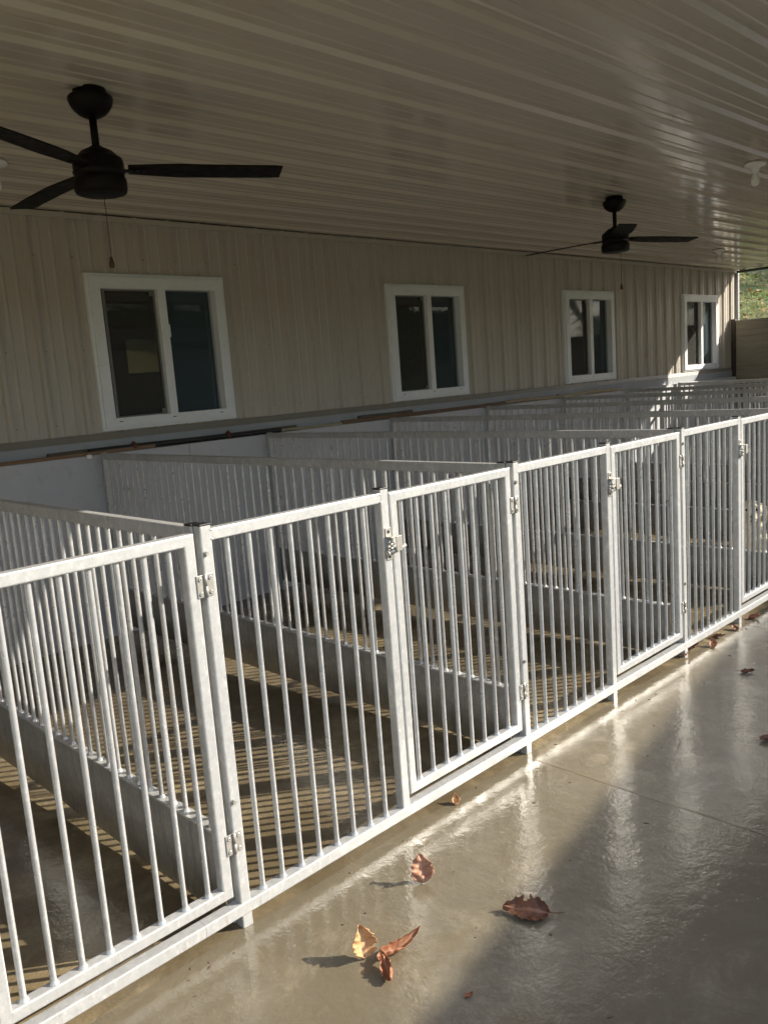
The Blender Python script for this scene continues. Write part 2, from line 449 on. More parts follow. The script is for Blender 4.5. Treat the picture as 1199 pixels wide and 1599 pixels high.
# ---- windows
def make_window(x0, x1):
    W = x1-x0; H = WZ1-WZ0; yf = WY-.045
    f = MB()
    fr = [(0,0,0)]
    def ring(mbx, ox0, ox1, oz0, oz1, tl, tr, tt, tb, ya, yb, b=.003):
        mbx.box(ox0, ox1, ya, yb, oz1-tt, oz1, b); mbx.box(ox0, ox1, ya, yb, oz0, oz0+tb, b)
        mbx.box(ox0, ox0+tl, ya+.0006, yb, oz0+tb-.002, oz1-tt+.002, b); mbx.box(ox1-tr, ox1, ya+.0006, yb, oz0+tb-.002, oz1-tt+.002, b)
    ring(f, x0, x1, WZ0, WZ1, .04, .04, .04, .04, WY-.034, WY+.02)           # nailing-flange trim
    ring(f, x0+.022, x1-.022, WZ0+.020, WZ1-.022, .085, .080, .090, .072, yf-.006, WY+.06)
    cx = x0+W*.507
    f.box(cx-.036, cx+.036, yf-.002, WY+.058, WZ0+.09, WZ1-.11, .003)
    fo = f.build('window', M_vinyl, BLD)
    ix0, ix1, iz0, iz1 = x0+.107, x1-.102, WZ0+.092, WZ1-.112
    s = MB(); s.box(ix0, cx-.036, WY+.012, WY+.016, iz0, iz1); s.build('insect_screen', M_screen, fo)
    s = MB()
    s.box(ix0, ix0+.012, WY-.004, WY+.010, iz0, iz1); s.box(cx-.048, cx-.036, WY-.004, WY+.010, iz0, iz1)
    s.box(ix0+.012, cx-.048, WY-.003, WY+.010, iz0, iz0+.010); s.box(ix0+.012, cx-.048, WY-.003, WY+.010, iz1-.010, iz1)
    s.box(ix0+.030, ix0+.052, WY-.002, WY+.008, iz0+.010, iz1-.010)
    s.build('screen_frame', M_screenframe, fo)
    for z in (iz1-.045, iz0+.012):
        q = MB(); q.box(cx-.085, cx-.052, WY-.006, WY-.0035, z, z+.033); q.box(cx-.078, cx-.059, WY-.009, WY-.0062, z+.008, z+.025)
        q.build('screen_clip', M_screenframe, fo)
    g_ = MB(); g_.box(cx+.036, ix1, WY+.040, WY+.044, iz0, iz1); g_.build('pane', M_pane, fo)
    g_ = MB(); g_.box(cx+.040, cx+.068, WY+.014, WY+.038, iz0, iz1, .003); g_.box(ix1-.014, ix1, WY+.020, WY+.038, iz0, iz1)
    g_.build('sash', M_sill, fo)
    h = MB(); h.box(cx+.070, cx+.082, WY+.010, WY+.030, iz0+.60, iz0+.70, .004); h.build('sash_handle', M_vinyl, fo)
    h = MB()
    for sx in (x0+.13, cx-.02, x1-.17): h.box(sx, sx+.03, yf-.0075, yf-.004, WZ0+.062, WZ0+.068)
    h.build('drain_slot', M_slotm, fo)
    return fo
for a, b in WIN: make_window(a, b)
# ---- ceiling, roof, beams
EY = -1.31
ptsc, insc = rib_profile(EY, WY, PITCH, .055, .046, .024)
ysn = sorted(set([EY, WY-.002]+[p[0] for p in insc]))
mb = MB(); nx = 26
for i in range(len(ysn)-1):
    a, b = ysn[i], ysn[i+1]
    for q in range(nx):
        xa = XL+(XR-XL)*q/nx; xb = XL+(XR-XL)*(q+1)/nx
        def zz(x, y, hh): return CZ-.019*hh+.004*noise.noise(Vector((x*.9, y*2.2, 0)))
        za, zb = prof_h(ptsc, a), prof_h(ptsc, b)
        mb.add([(xa,a,zz(xa,a,za)),(xb,a,zz(xb,a,za)),(xb,b,zz(xb,b,zb)),(xa,b,zz(xa,b,zb))], [(0,1,2,3)])
mb.build('ceiling', M_ceil, BLD)
# sheet laps: fine dark seams across the ceiling run
mb = MB()
mb.box(XL, XR+.01, EY-.06, 9.4, CZ+.045, CZ+.13); mb.box(XL, XR+.01, EY-.06, EY-.012, CZ-.03, CZ+.044)
mb.build('roof', M_roof, BLD)
mb = MB(); mb.box(XR-.11, XR+.004, EY, WY-.06, CZ-.060, CZ-.026, .006); mb.build('end_beam', M_beam, BLD)
# ================================================================== END WALL + WIRE
tw = thing('timber_wall', 'grey weathered timber plank wall closing the far end of the kennels', 'wall', (12.9,3.8,0))
mb = MB(); z = -.12; k = 0
while z < 2.19:
    h = min(.098, 2.2-z); dx = random.uniform(-.003, .003)
    mb.box(-.09+dx, .05, -3.9, -.0-.02, z, z+h-.002, .003); z += h; k += 1
mb.build('planks', M_tie, tw)
mb = MB(); mb.box(-.105, -.02, -.015, .055, -.1, 2.225, .006); mb.box(-.11, .05, -2.0, -1.9, -.1, 2.18, .006)
mb.build('post', M_beam, tw)
wf = thing('wire_fence', 'thin wire mesh stretched above the timber wall in front of the grass bank', 'fence', (12.96,3.8,2.2))
mb = MB(); y = -3.9
while y < .02:
    mb.cyl((0,y,.0),(0,y,.80), .0017, 4, caps=False); y += .075
z = .03
while z < .80:
    mb.cyl((0,-3.9,z),(0,.03,z), .0017, 4, caps=False); z += .10
mb.build('mesh', M_wire, wf)
mb = MB(); mb.box(-.02, .02, -1.97, -1.93, -.02, .76); mb.build('post', M_wire, wf)

# ================================================================== KENNEL FRONTS
T = .038; HT = 1.30
GK = 'kennel runs of galvanised tube'
def add_bars(parent, spots, z0, z1, y=.019):
    """first bar is built, the rest are linked copies"""
    global BARMESH
    key = round(z1-z0, 4)
    for (x, yy) in spots:
        if key not in BARMESH:
            b = MB(); h = z1-z0
            b.cyl((0,0,-.002),(0,0,h+.002), .0087, 12, caps=False)
            b.lathe([(.0145,-.001),(.0125,.004),(.0092,.010),(.0087,.013)], n=12)
            b.lathe([(.0087,h-.008),(.0098,h-.003),(.012,h+.001)], n=12)
            o = b.build('bar', M_bar, parent); BARMESH[key] = o.data
        else:
            o = bpy.data.objects.new('bar', BARMESH[key]); C.objects.link(o); o.parent = parent
        o.location = (x, yy, z0)
BARMESH = {}
def fixed_panel(k, x0, label):
    t = thing('barred_fence', label, 'fence panel', (x0,0,0), 0, 'fixed front panels of the kennel row')
    for i, px in enumerate((0, .7398)):
        p = MB(); p.sweep([(px+T/2,T/2,.05 if (i == 1 and k == 0) else 0),(px+T/2,T/2,HT)], rsq(T,T), (0,1,0)); po = p.build('post', M_galv, t)
        c = MB(); c.box(px-.0008, px+T+.0008, -.0008, T+.0008, HT-.001, HT+.005, .0015); c.build('post_cap', M_cap, po)
        if i == 0:
            for z in (1.217, .429):
                b = MB(); b.cyl((px+.012,0,z),(px+.012,-.004,z), .0085, 12); b.cyl((px+.012,-.004,z),(px+.012,-.010,z), .0065, 6)
                b.build('bolt', M_zinc, po)
    r = MB(); r.sweep([(T-.002,T/2,1.270),(.742,T/2,1.270)], rsq(.036,.036), (0,1,0)); 
    # weld beads
    for px in (T, .7398):
        for z in (1.256, 1.284): r.cyl((px-.004,.0015,z),(px+.004,.002,z), .003, 6)
    r.build('top_rail', M_galv, t)
    r = MB(); r.sweep([(-.132,T/2-.001,.0645),(1.52-.133,T/2-.001,.0645)], rsq(.041,.042), (0,1,0))
    r.build('bottom_rail', M_galv, t)
    add_bars(t, [(.0995+.0807*i, .019) for i in range(8)], .085, 1.253)
    return t
def gate(x1, label):
    t = thing('kennel_gate', label, 'gate', (x1,0,0), 0, 'hinged gates of the kennel row')
    a, b, z0, z1 = -.735, -.022, .122, 1.283; h = .018; c = .010
    path = []
    for (cx, cz, sx, sz) in ((b-h, z1-h, 1, 1), (a+h, z1-h, -1, 1), (a+h, z0+h, -1, -1), (b-h, z0+h, 1, -1)):
        path.append((cx, .018, cz))
    f = MB(); f.sweep(path, rsq(.036,.036,.0045), (0,1,0), closed=True); fo = f.build('frame', M_galv, t)
    add_bars(t, [(-.101-.0805*i, .018) for i in range(8)], z0+.036, z1-.036)
    for zc in (1.123, .297):
        hh = MB(); hh.box(-.031, -.0075, -.0032, -.0002, zc-.034, zc+.034, .001)
        hh.box(.0035, .0265, -.0032, -.0002, zc-.034, zc+.034, .001)
        hh.cyl((-.002,-.0045,zc-.035),(-.002,-.0045,zc-.001), .0052, 10); hh.cyl((-.002,-.0045,zc+.001),(-.002,-.0045,zc+.035), .0052, 10)
        ho = hh.build('hinge', M_zinc, t)
        for rx in (-.0195, .0155):
            for rz in (-.022, .022):
                rv = MB(); rv.cyl((rx,-.003,zc+rz),(rx,-.0065,zc+rz), .0068, 12, .005); rv.build('rivet', M_rivet, ho)
                rv = MB(); rv.cyl((rx,-.0064,zc+rz),(rx,-.0069,zc+rz), .0018, 8); rv.build('rivet_core', M_dark, ho)
    # slide latch across the gap to the latch post
    lx = a-.018; zc = 1.10
    lt = MB(); lt.box(lx-.018, lx+.010, -.0035, -.0003, 1.128, 1.160, .001); lt.box(lx-.018, lx+.010, -.0035, -.0003, 1.042, 1.068, .001)
    lt.box(lx-.018, lx+.032, -.032, -.0035, 1.1262, 1.1295, .001); lt.box(lx+.004, lx+.034, -.034, -.0305, 1.075, 1.1295, .001)
    lt.box(lx-.016, lx+.004, -.026, -.0035, 1.0985, 1.106, .002); lt.box(lx-.016, lx+.004, -.026, -.0035, 1.0845, 1.091, .002)
    lo = lt.build('latch', M_zinc, t)
    bo = MB(); bo.cyl((lx-.030,-.022,1.072),(lx+.064,-.016,1.085), .0085, 12); bo.cyl((lx-.034,-.0222,1.0715),(lx-.028,-.022,1.0723), .0105, 12)
    bo.build('latch_bolt', M_zinc, lo)
    bo = MB(); bo.cyl((lx+.034,-.018,1.094),(lx+.034,-.018,1.128), .0022, 8); bo.box(lx+.030, lx+.052, -.022, -.014, 1.089, 1.095, .001); bo.build('latch_hook', M_cap, lo)
    for z in (1.145, 1.054):
        s = MB(); s.cyl((lx-.004,-.0034,z),(lx-.004,-.0042,z), .0062, 10); s.build('screw', M_dark, lo)
    return t
ordn = ['first','second','third','fourth','fifth','sixth','seventh','eighth','ninth']
def plab(j): return ['front panel cut by the left edge of the photo, beyond the first gate','fixed barred panel right of the nearest hinge post, with two bolts','fixed barred panel between the second and third gates in view','fixed barred panel in front of the dog kennel, right of the third gate'][j] if j < 4 else ''
pl = {-1:'fixed barred kennel panel left of the nearest gate, at the left end of the row',
      0:'fixed barred kennel panel between the nearest gate and the second gate',
      1:'fixed barred kennel panel between the second and third gates from the left',
      2:'fixed barred kennel panel just left of the far gate with the dog behind it'}
gl = {-1:'barred gate nearest the camera, cut off by the left edge of the photo',
      0:'second barred gate from the left, in the middle above the small curled leaf',
      1:'third barred gate from the left, with leaves at its right foot',
      2:'far barred gate at the right edge of the photo with the white dog behind it'}
for k in range(-1, 7):
    fixed_panel(k, 1.52*k, pl.get(k, '%s fixed barred kennel panel along the row, counted from the near end' % ordn[k+1]))
for k in range(-1, 7):
    gate(1.52*(k+1), gl.get(k, '%s barred kennel gate along the row, counted from the near end' % ordn[k+1]))
# last hinge post closing the row
t = thing('kennel_end_post', 'last square post at the far end of the kennel front', 'post', (1.52*7,0,0))
p = MB(); p.sweep([(T/2,T/2,0),(T/2,T/2,HT)], rsq(T,T), (0,1,0)); p.build('post', M_galv, t)
c = MB(); c.box(-.0008, T+.0008, -.0008, T+.0008, HT-.001, HT+.005, .0015); c.build('post_cap', M_cap, t)
# dividers
dl = {0:'barred kennel divider nearest the camera, running back from the leftmost hinge post',
      1:'second barred kennel divider, ending at the wall under the first window',
      2:'third barred kennel divider, ending at the wall between the first two windows',
      3:'fourth barred kennel divider, ending at the wall just left of the second window foot',
      4:'fifth barred kennel divider, ending at the wall right of the second window',
      5:'sixth barred kennel divider, ending at the wall left of the third window',
      6:'seventh barred kennel divider, ending at the wall below the third window',
      7:'farthest barred kennel divider, standing in front of the timber wall',
      -1:'barred kennel divider left of the photo frame, closing the first kennel'}
def divider(k):
    t = thing('kennel_divider', dl[k], 'fence panel', (1.52*k+(.016),0,0), 0, 'dividers between the kennels')
    for i, y in enumerate((.062, 3.725)):
        p = MB(); p.sweep([(0,y,0 if i == 0 else SLOPE*y+.0),(0,y,HT-.002)], rsq(T,T), (0,1,0)); po = p.build('post', M_galv, t)
        if i == 0 :
            c = MB(); c.box(-.0198, .0198, y-.0198, y+.0198, HT-.003, HT+.003, .0015); c.build('post_cap', M_cap, po)
    r = MB(); r.sweep([(0,.080,1.272),(0,3.708,1.272)], rsq(.036,.044), (0,0,1)); r.build('top_rail', M_galv, t)
    r = MB(); r.sweep([(0,.080,.275),(0,3.708,.275)], rsq(.044,.034,.003), (0,0,1)); r.build('bottom_rail', M_galv, t)
    # sheet: slightly wavy thin plate
    s = MB(); n = 60
    for i in range(n+1):
        y = .083+(3.705-.083)*i/n; zb = -.002+.004*noise.noise(Vector((k*3.1, y*4, 0)))+.0015*math.sin(y*9+k)
        for z in (zb, .285):
            xo = -.0235+.0016*noise.noise(Vector((k*5.0, y*2.3, z*3)))
            s.v.append((xo, y, z)); 
    s.f += [(2*i, 2*i+2, 2*i+3, 2*i+1) for i in range(n)]; s.sm += [True]*n
    so_ = s.build('sheet', M_sheet, t); md = so_.modifiers.new('t', 'SOLIDIFY'); md.thickness = .003
    add_bars(t, [(0, .150+.0794*i) for i in range(45)], .292, 1.252, 0)
    return t
for k in range(-1, 8): divider(k)

# ================================================================== CEILING FANS
def blade_mesh(mb, ang, r0, r1, z):
    ca, sa = math.cos(ang), math.sin(ang); n = 18; vs = []
    pit = R_(-7)
    for i in range(n+1):
        u = i/n; r = r0+(r1-r0)*u
        wl = .046+.030*min(1, u*3.2)*(1-.30*u); wr = wl
        if u > .97: wl *= .93; wr *= .93
        for (q, dz) in ((-1,.0035),(1,.0035),(1,-.0035),(-1,-.0035)):
            v = q*wl; x = r; y = v*math.cos(pit)+.012*math.sin(u*2.6); zz = z+v*math.sin(pit)+dz-.012*u
            vs.append((x*ca-y*sa, x*sa+y*ca, zz))
    fs = []
    for i in range(n):
        for q in range(4): fs.append((i*4+q, i*4+(q+1) % 4, (i+1)*4+(q+1) % 4, (i+1)*4+q))
    fs += [(0,1,2,3), (n*4+3,n*4+2,n*4+1,n*4)]
    mb.add(vs, fs)
def fan(loc, phase, label, chain):
    t = thing('ceiling_fan', label, 'ceiling fan', loc, 0, 'ceiling fans over the kennels')
    b = MB(); b.lathe([(.0,-.012),(.070,-.012),(.072,-.040),(.092,-.042),(.096,-.048),(.095,-.060),(.089,-.078),(.076,-.098),(.056,-.116),(.034,-.127),(.0,-.129)], n=36); b.build('canopy', M_fan, t)
    b = MB(); b.cyl((0,0,-.13),(0,0,-.262), .0165, 16); b.lathe([(.017,-.245),(.030,-.250),(.034,-.262),(.030,-.272)], n=20); b.build('downrod', M_fan, t)
    b = MB(); b.lathe([(.0,-.258),(.048,-.260),(.068,-.270),(.083,-.285),(.094,-.296),(.104,-.300),(.108,-.310),(.108,-.352),(.112,-.356),(.112,-.362),(.107,-.366),(.108,-.385),(.113,-.388),(.115,-.400),(.114,-.432),(.108,-.446),(.09,-.452),(.0,-.455)], n=44)
    for a in range(14):
        an = a/14*6.283; b.box(.106, .1095, -.004, .004, -.345, -.318)
        vs = b.v[-8:]; b.v[-8:] = [(v[0]*math.cos(an)-v[1]*math.sin(an), v[0]*math.sin(an)+v[1]*math.cos(an), v[2]) for v in vs]
    b.build('motor_housing', M_fan, t)
    for i in range(3):
        b = MB(); blade_mesh(b, R_(phase+120*i), .125, .812, -.345); bo = b.build('blade', M_fanb, t)
        an = R_(phase+120*i)
        a_ = MB(); a_.box(.105, .20, -.022, .022, -.354, -.349, .001)
        for sx in (.15, .18): a_.cyl((sx,0,-.354),(sx,0,-.359), .006, 8)
        a_.v = [(v[0]*math.cos(an)-v[1]*math.sin(an), v[0]*math.sin(an)+v[1]*math.cos(an), v[2]) for v in a_.v]
        a_.build('blade_arm', M_fan, bo)
    cx, cy, cl, sw = chain
    c = MB(); pts_ = [(cx+sw*(j/14)+.0015*math.sin(j*2.1), cy, -.45-(cl)*j/14) for j in range(15)]
    c.sweep(pts_, circ(.0019, 6), (0,1,0)); co = c.build('pull_chain', M_brass, t)
    f = MB(); x_, y_, z_ = pts_[-1]; f.lathe([(.0,z_+.004),(.005,z_),(.008,z_-.014),(.008,z_-.018),(.011,z_-.022),(.012,z_-.040),(.010,z_-.046),(.0,z_-.048)], x_, y_, 14); f.build('pull_knob', M_brass, co)
fan((.601,1.49,CZ), -29, 'large near ceiling fan, dark bronze, at upper left above the first window', (.004,-.01,.27,0.0))
fan((5.22,1.61,CZ), -24, 'smaller looking distant dark ceiling fan hanging in front of the third window', (.085,.0,.255,.0))
# ================================================================== LAMP HOLDERS
def lamp(loc, label):
    t = thing('lamp_holder', label, 'light fixture', loc, 0, 'white lamp holders on the ceiling')
    b = MB(); b.lathe([(.0,-.002),(.072,-.004),(.077,-.010),(.076,-.022),(.066,-.030),(.040,-.036),(.030,-.046),(.026,-.062),(.024,-.072),(.0,-.072)], n=30); b.build('base', M_porc, t)
    b = MB(); b.lathe([(.016,-.070),(.017,-.082),(.022,-.094),(.029,-.110),(.0325,-.128),(.031,-.145),(.024,-.158),(.012,-.165),(.0,-.167)], n=26); b.build('bulb', M_bulb, t)
lamp((5.177,.447,CZ-.002), 'white porcelain lamp holder with bare bulb near the right edge of the ceiling')
lamp((9.90,2.78,CZ-.002), 'small distant white lamp holder and bulb right of the far fan')
lamp((.66,2.80,CZ-.002), 'white lamp holder cut by the left edge of the photo below the fan blade')

# ================================================================== LUMBER ON THE BACK WALL
ZW = 1.286
def board(name, label, cat, p0, p1, w_, h_, m, warp=.0, grp=None):
    n = 14; p0 = Vector(p0); p1 = Vector(p1); path = []
    for i in range(n+1):
        u = i/n; p = p0.lerp(p1, u); p.y += warp*math.sin(u*math.pi); p.z += .002*math.sin(u*7)
        path.append(p)
    b = MB(); b.sweep(path, rsq(w_, h_, .002, 1), (0,0,1)); o = b.build(name, m)
    return tag(o, label, cat, grp)
GL = 'loose lumber on top of the back wall'
board('board', 'thin tan board lying along the top of the back wall at the left edge', 'board', (-.9,3.778,ZW+.014), (1.98,3.772,ZW+.014), .036, .026, M_tan, .0, GL)
board('board', 'grey weathered board behind the black pipe under the first window', 'board', (1.16,3.814,ZW+.022), (3.42,3.812,ZW+.022), .030, .044, M_grey, 0, GL)
pp = thing('pipe', 'black pipe with rusty clamps lying under the first window', 'pipe', (1.45,3.779,ZW+.019), 0, GL)
b = MB(); b.sweep([(0,0,.010),(1.77,-.004,.0)], circ(.0185,14), (0,0,1)); b.build('tube', M_pipe, pp)
for x in (.36, 1.22):
    b = MB(); b.cyl((x-.014,-.005,.012),(x+.014,-.005,.012), .026, 12); b.box(x-.010, x+.010, -.014, .004, -.014, .048, .002); b.build('clamp', M_rust, pp)
board('board', 'long reddish brown board lying along the back wall below the second window', 'board', (3.95,3.780,ZW+.018), (6.55,3.776,ZW+.020), .036, .034, M_orange, 0, GL)
board('board', 'short grey board end sticking up behind the reddish board by the second window', 'board', (4.2,3.814,ZW+.030), (4.95,3.814,ZW+.032), .026, .060, M_grey, 0, GL)
board('board', 'pale thin lath between the black pipe and the reddish board', 'board', (3.05,3.79,ZW+.012), (4.02,3.782,ZW+.012), .026, .022, M_pole, 0, GL)
b = MB(); rnd = random.Random(5)
path = [(6.45+2.6*u/12, 3.775-.02*math.sin(u/12*math.pi), ZW+.022+.008*math.sin(u*.9)) for u in range(13)]
b.sweep(path, circ(.022, 12), (0,0,1), smooth=True)
for u in (1, 3, 5, 8): b.cyl((6.45+2.6*u/12-.01,3.772,ZW+.024),(6.45+2.6*u/12+.01,3.772,ZW+.024), .0245, 12)
tag(b.build('pole', M_pole), 'pale knotty pole lying along the back wall below the third window', 'pole', GL)
b = MB(); b.lathe([(.0,.0),(.022,.002),(.026,.016),(.02,.030),(.0,.034)], 0, 0, 16)
o = tag(b.build('plastic_cup', M_porc, None, (1.43,3.742,1.262)), 'small white plastic cup end showing under the tan board by the second divider', 'cup')

# ================================================================== LEAVES
def leafmat(name, a, b_, under):
    m = mat(name, a, .55)
    uv = coords(m)
    n = noise_n(m, uv, 45, 5, .7); c = mixc(m, ramp(m, n, [(.35, 0), (.7, 1)]), a, b_)
    at = N(m, 'ShaderNodeAttribute', attribute_name='vein')
    c = mixc(m, at.outputs['Fac'], c, under)
    L(m, c, P(m).inputs['Base Color'])
    h = math_n(m, 'ADD', math_n(m, 'MULTIPLY', at.outputs['Fac'], .6), n); bump(m, h, .5, .002)
    P(m).inputs['Specular IOR Level'].default_value = .4
    return m
LM = {'rust': leafmat('leaf_rust', (.34,.14,.065), (.21,.075,.035), (.44,.23,.12)),
      'tan': leafmat('leaf_tan', (.55,.31,.14), (.42,.22,.09), (.66,.42,.22)),
      'brown': leafmat('leaf_brown', (.20,.085,.045), (.11,.045,.025), (.32,.16,.09)),
      'pink': leafmat('leaf_pink', (.42,.21,.125), (.30,.14,.08), (.52,.30,.19))}
def leaf(loc, length, width, rz, tilt, curl, cup, twist, col, label, seed, stem=True, roll=0.0, tear=0):
    rr = random.Random(seed); nu, nv = 26, 12; vs = []; vein = []
    for i in range(nu+1):
        u = i/nu
        hw = width*.5*(math.sin(math.pi*min(1, u**.72*.97+.015)))**.75
        hw *= 1+.10*math.sin(u*38+seed)*(u > .1)+.06*math.sin(u*71)
        ang = curl*(u-.5); 
        # centre line bends in its own plane
        cx = length*(math.sin(ang)/curl if abs(curl) > .05 else (u-.5)); cz = length*((1-math.cos(ang))/curl if abs(curl) > .05 else 0)
        for j in range(nv+1):
            v = j/nv*2-1; tw = twist*(u-.5)
            c_ = cup*v; yy = hw*(math.sin(c_)/cup if abs(cup) > .05 else v); zz = hw*((1-math.cos(c_))/cup if abs(cup) > .05 else 0)
            nz = .16*width*noise.noise(Vector((u*3.3+seed, v*1.4, seed*.7)))+.05*width*noise.noise(Vector((u*11, v*4+seed, 1)))*abs(v)
            zz += nz + .035*width*math.cos(u*26-abs(v)*5)*abs(v)
            y2 = yy*math.cos(tw)-zz*math.sin(tw); z2 = yy*math.sin(tw)+zz*math.cos(tw)
            x = cx - z2*math.sin(ang); z = cz + z2*math.cos(ang)
            vs.append(Vector((x, y2, z)))
            vv = max(0, 1-abs(v)*14); vv = max(vv, max(0, 1-abs(((u*9-abs(v)*2.2) % 1)-.5)*9)*.55*(abs(v) > .05)); vein.append(vv)
    fs = [(i*(nv+1)+j, i*(nv+1)+j+1, (i+1)*(nv+1)+j+1, (i+1)*(nv+1)+j) for i in range(nu) for j in range(nv)]
    if tear: fs = [f for q, f in enumerate(fs) if not ((q % nv) in (0, 1) and (q//nv) in range(tear, tear+3))]
    rot = Matrix.Rotation(rz, 3, 'Z') @ Matrix.Rotation(tilt, 3, 'Y') @ Matrix.Rotation(roll, 3, 'X')
    vs = [rot @ v for v in vs]
    stv = []
    if stem:
        base = vs[nv//2]; d = (vs[nv//2]-vs[3*(nv+1)+nv//2]).normalized()
        sp = [base + d*(.32*length*q/5)+Vector((0,0,.05*length*(q/5)**2)) for q in range(6)]
        tmp = MB(); tmp.sweep(sp, circ(.0011, 6), (0,0,1)); stv = tmp
    allz = [v.z for v in vs]; zmin = min(allz)
    b = MB(); b.add([v-Vector((0,0,zmin-.0015)) for v in vs], fs, True)
    nl = len(b.v)
    if stem: b.add([Vector(v)-Vector((0,0,zmin-.0015)) for v in stv.v], stv.f, True); b.v = [(v[0], v[1], max(v[2], .001)) for v in b.v]
    me = bpy.data.meshes.new('leaf'); me.from_pydata(b.v, [], b.f); me.polygons.foreach_set('use_smooth', [True]*len(me.polygons))
    at = me.attributes.new('vein', 'FLOAT', 'POINT')
    at.data.foreach_set('value', vein+[0]*(len(b.v)-nl))
    me.materials.append(LM[col]); o = bpy.data.objects.new('fallen_leaf', me); C.objects.link(o); o.location = loc
    md = o.modifiers.new('t', 'SOLIDIFY'); md.thickness = .0007; md.offset = 0
    return tag(o, label, 'leaf', 'fallen leaves on the wet concrete')
leaf((.548,-.262,0), .092, .085, R_(60), R_(-62), .35, .7, .3, 'pink', 'pinkish brown leaf standing like a small tent, alone in the sun', 3, False)
leaf((.622,-.640,0), .145, .098, R_(119), R_(0), .15, 1.1, .4, 'brown', 'long dark brown curled leaf with a stem, on the shade edge', 5, True, R_(-30), 11)
leaf((.165,-.380,0), .092, .090, R_(70), R_(-66), .6, 1.0, .3, 'tan', 'pale tan crumpled leaf touching a red leaf near the photo bottom', 8, False, 0, 6)
leaf((.248,-.447,0), .175, .062, R_(-8), R_(-12), 1.1, 1.9, 1.2, 'rust', 'red brown twisted leaf rising to the right beside the pale tan one', 12, False, R_(20))
leaf((.158,-.487,0), .115, .058, R_(60), R_(-8), 1.2, 1.8, 1.0, 'rust', 'rust curled leaf pointing down from the pair at the photo bottom', 61, False, R_(-15), 9)
leaf((1.010,-.020,0), .052, .044, R_(55), R_(-40), 1.6, 1.3, .6, 'tan', 'small curled orange leaf right under the gate rail in the middle', 15, False)
leaf((2.990,-.370,0), .080, .050, R_(-50), R_(-6), 1.2, 1.2, .8, 'brown', 'brown folded leaf alone on the concrete right of the third gate', 18, True)
leaf((2.25,-.755,0), .085, .052, R_(-20), R_(-8), 1.0, 1.1, .5, 'brown', 'dark brown leaf cut by the right edge of the photo in the shade', 21, True)
leaf((3.06,.012,0), .085, .050, R_(10), R_(-12), 1.4, 1.4, .8, 'rust', 'reddish leaf nearest the camera in the row under the far bottom rail', 24, False)
leaf((3.19,.020,0), .090, .052, R_(-30), R_(-25), 1.0, 1.2, .7, 'brown', 'dark red brown leaf second in the row under the far bottom rail', 27, False)
leaf((3.30,-.045,0), .085, .052, R_(35), R_(-30), 1.2, 1.0, .6, 'rust', 'upright rust leaf in front of the others in the row under the rail', 30, False)
leaf((3.46,-.010,0), .090, .055, R_(-60), R_(-10), .8, 1.1, .4, 'brown', 'brown flat leaf third in the row under the far bottom rail', 33, True)
leaf((3.93,-.03,0), .090, .055, R_(-40), R_(-18), .9, 1.2, .5, 'rust', 'rust leaf by the foot of the last visible latch post', 36, True)
leaf((4.05,-.14,0), .080, .055, R_(20), R_(-8), 1.1, .9, .4, 'brown', 'brown leaf lying farthest right in front of the far gate', 39, True)
leaf((3.36,.14,-.004), .090, .055, R_(-20), R_(-22), .9, 1.0, .4, 'pink', 'pinkish leaf inside the kennel behind the bottom rail of the far panel', 42, False)
leaf((.235,-.728,0), .03, .02, R_(-20), R_(-8), 1.1, .9, .4, 'rust', 'tiny red leaf scrap at the bottom edge of the photo', 45, False)
leaf((3.66,-.02,0), .075, .05, R_(50), R_(-14), 1.0, 1.0, .4, 'brown', 'small brown leaf fourth in the row under the far bottom rail', 48, False)
# tiny debris
M_crumb = painted('crumbs', (.10,.065,.04), .8)
mb = MB(); rd = random.Random(11)
for k in range(100):
    x = rd.uniform(-.6, 4.5); y = -abs(rd.gauss(0, .55))-.01
    if rd.random() < .4: y = -rd.uniform(0, .09)
    r = rd.uniform(.0015, .006); a = rd.uniform(0, 6.28); l = r*rd.uniform(1, 2.6)
    ca, sa = math.cos(a), math.sin(a); h = r*rd.uniform(.3, .8)
    mb.add([(x-ca*l,y-sa*l,.0005),(x+sa*r,y-ca*r,.0005),(x+ca*l,y+sa*l,.0005),(x-sa*r,y+ca*r,.0005),(x,y,h+.0005)], [(0,1,4),(1,2,4),(2,3,4),(3,0,4)])
g = mb.build('debris', M_crumb); g['kind'] = 'stuff'; g['label'] = 'specks of leaf crumbs and grit on the wet concrete'; g['category'] = 'debris'

# ================================================================== DOG
M_fur = mat('dog_fur', (.74,.66,.52), .9)
v_ = coords(M_fur); nf = noise_n(M_fur, v_, 40, 5, .7)
L(M_fur, mixc(M_fur, ramp(M_fur, nf, [(.35, 0), (.7, 1)]), (.78,.72,.60), (.56,.44,.29)), P(M_fur).inputs['Base Color']); bump(M_fur, nf, .9, .01)
M_nose = mat('dog_nose', (.015,.012,.012), .25)
dog = thing('dog', 'curly cream dog sitting behind the bars of the far gate', 'dog', (4.95,.40,-.012), R_(206)); dog.scale = (1.05,1.05,1.05)
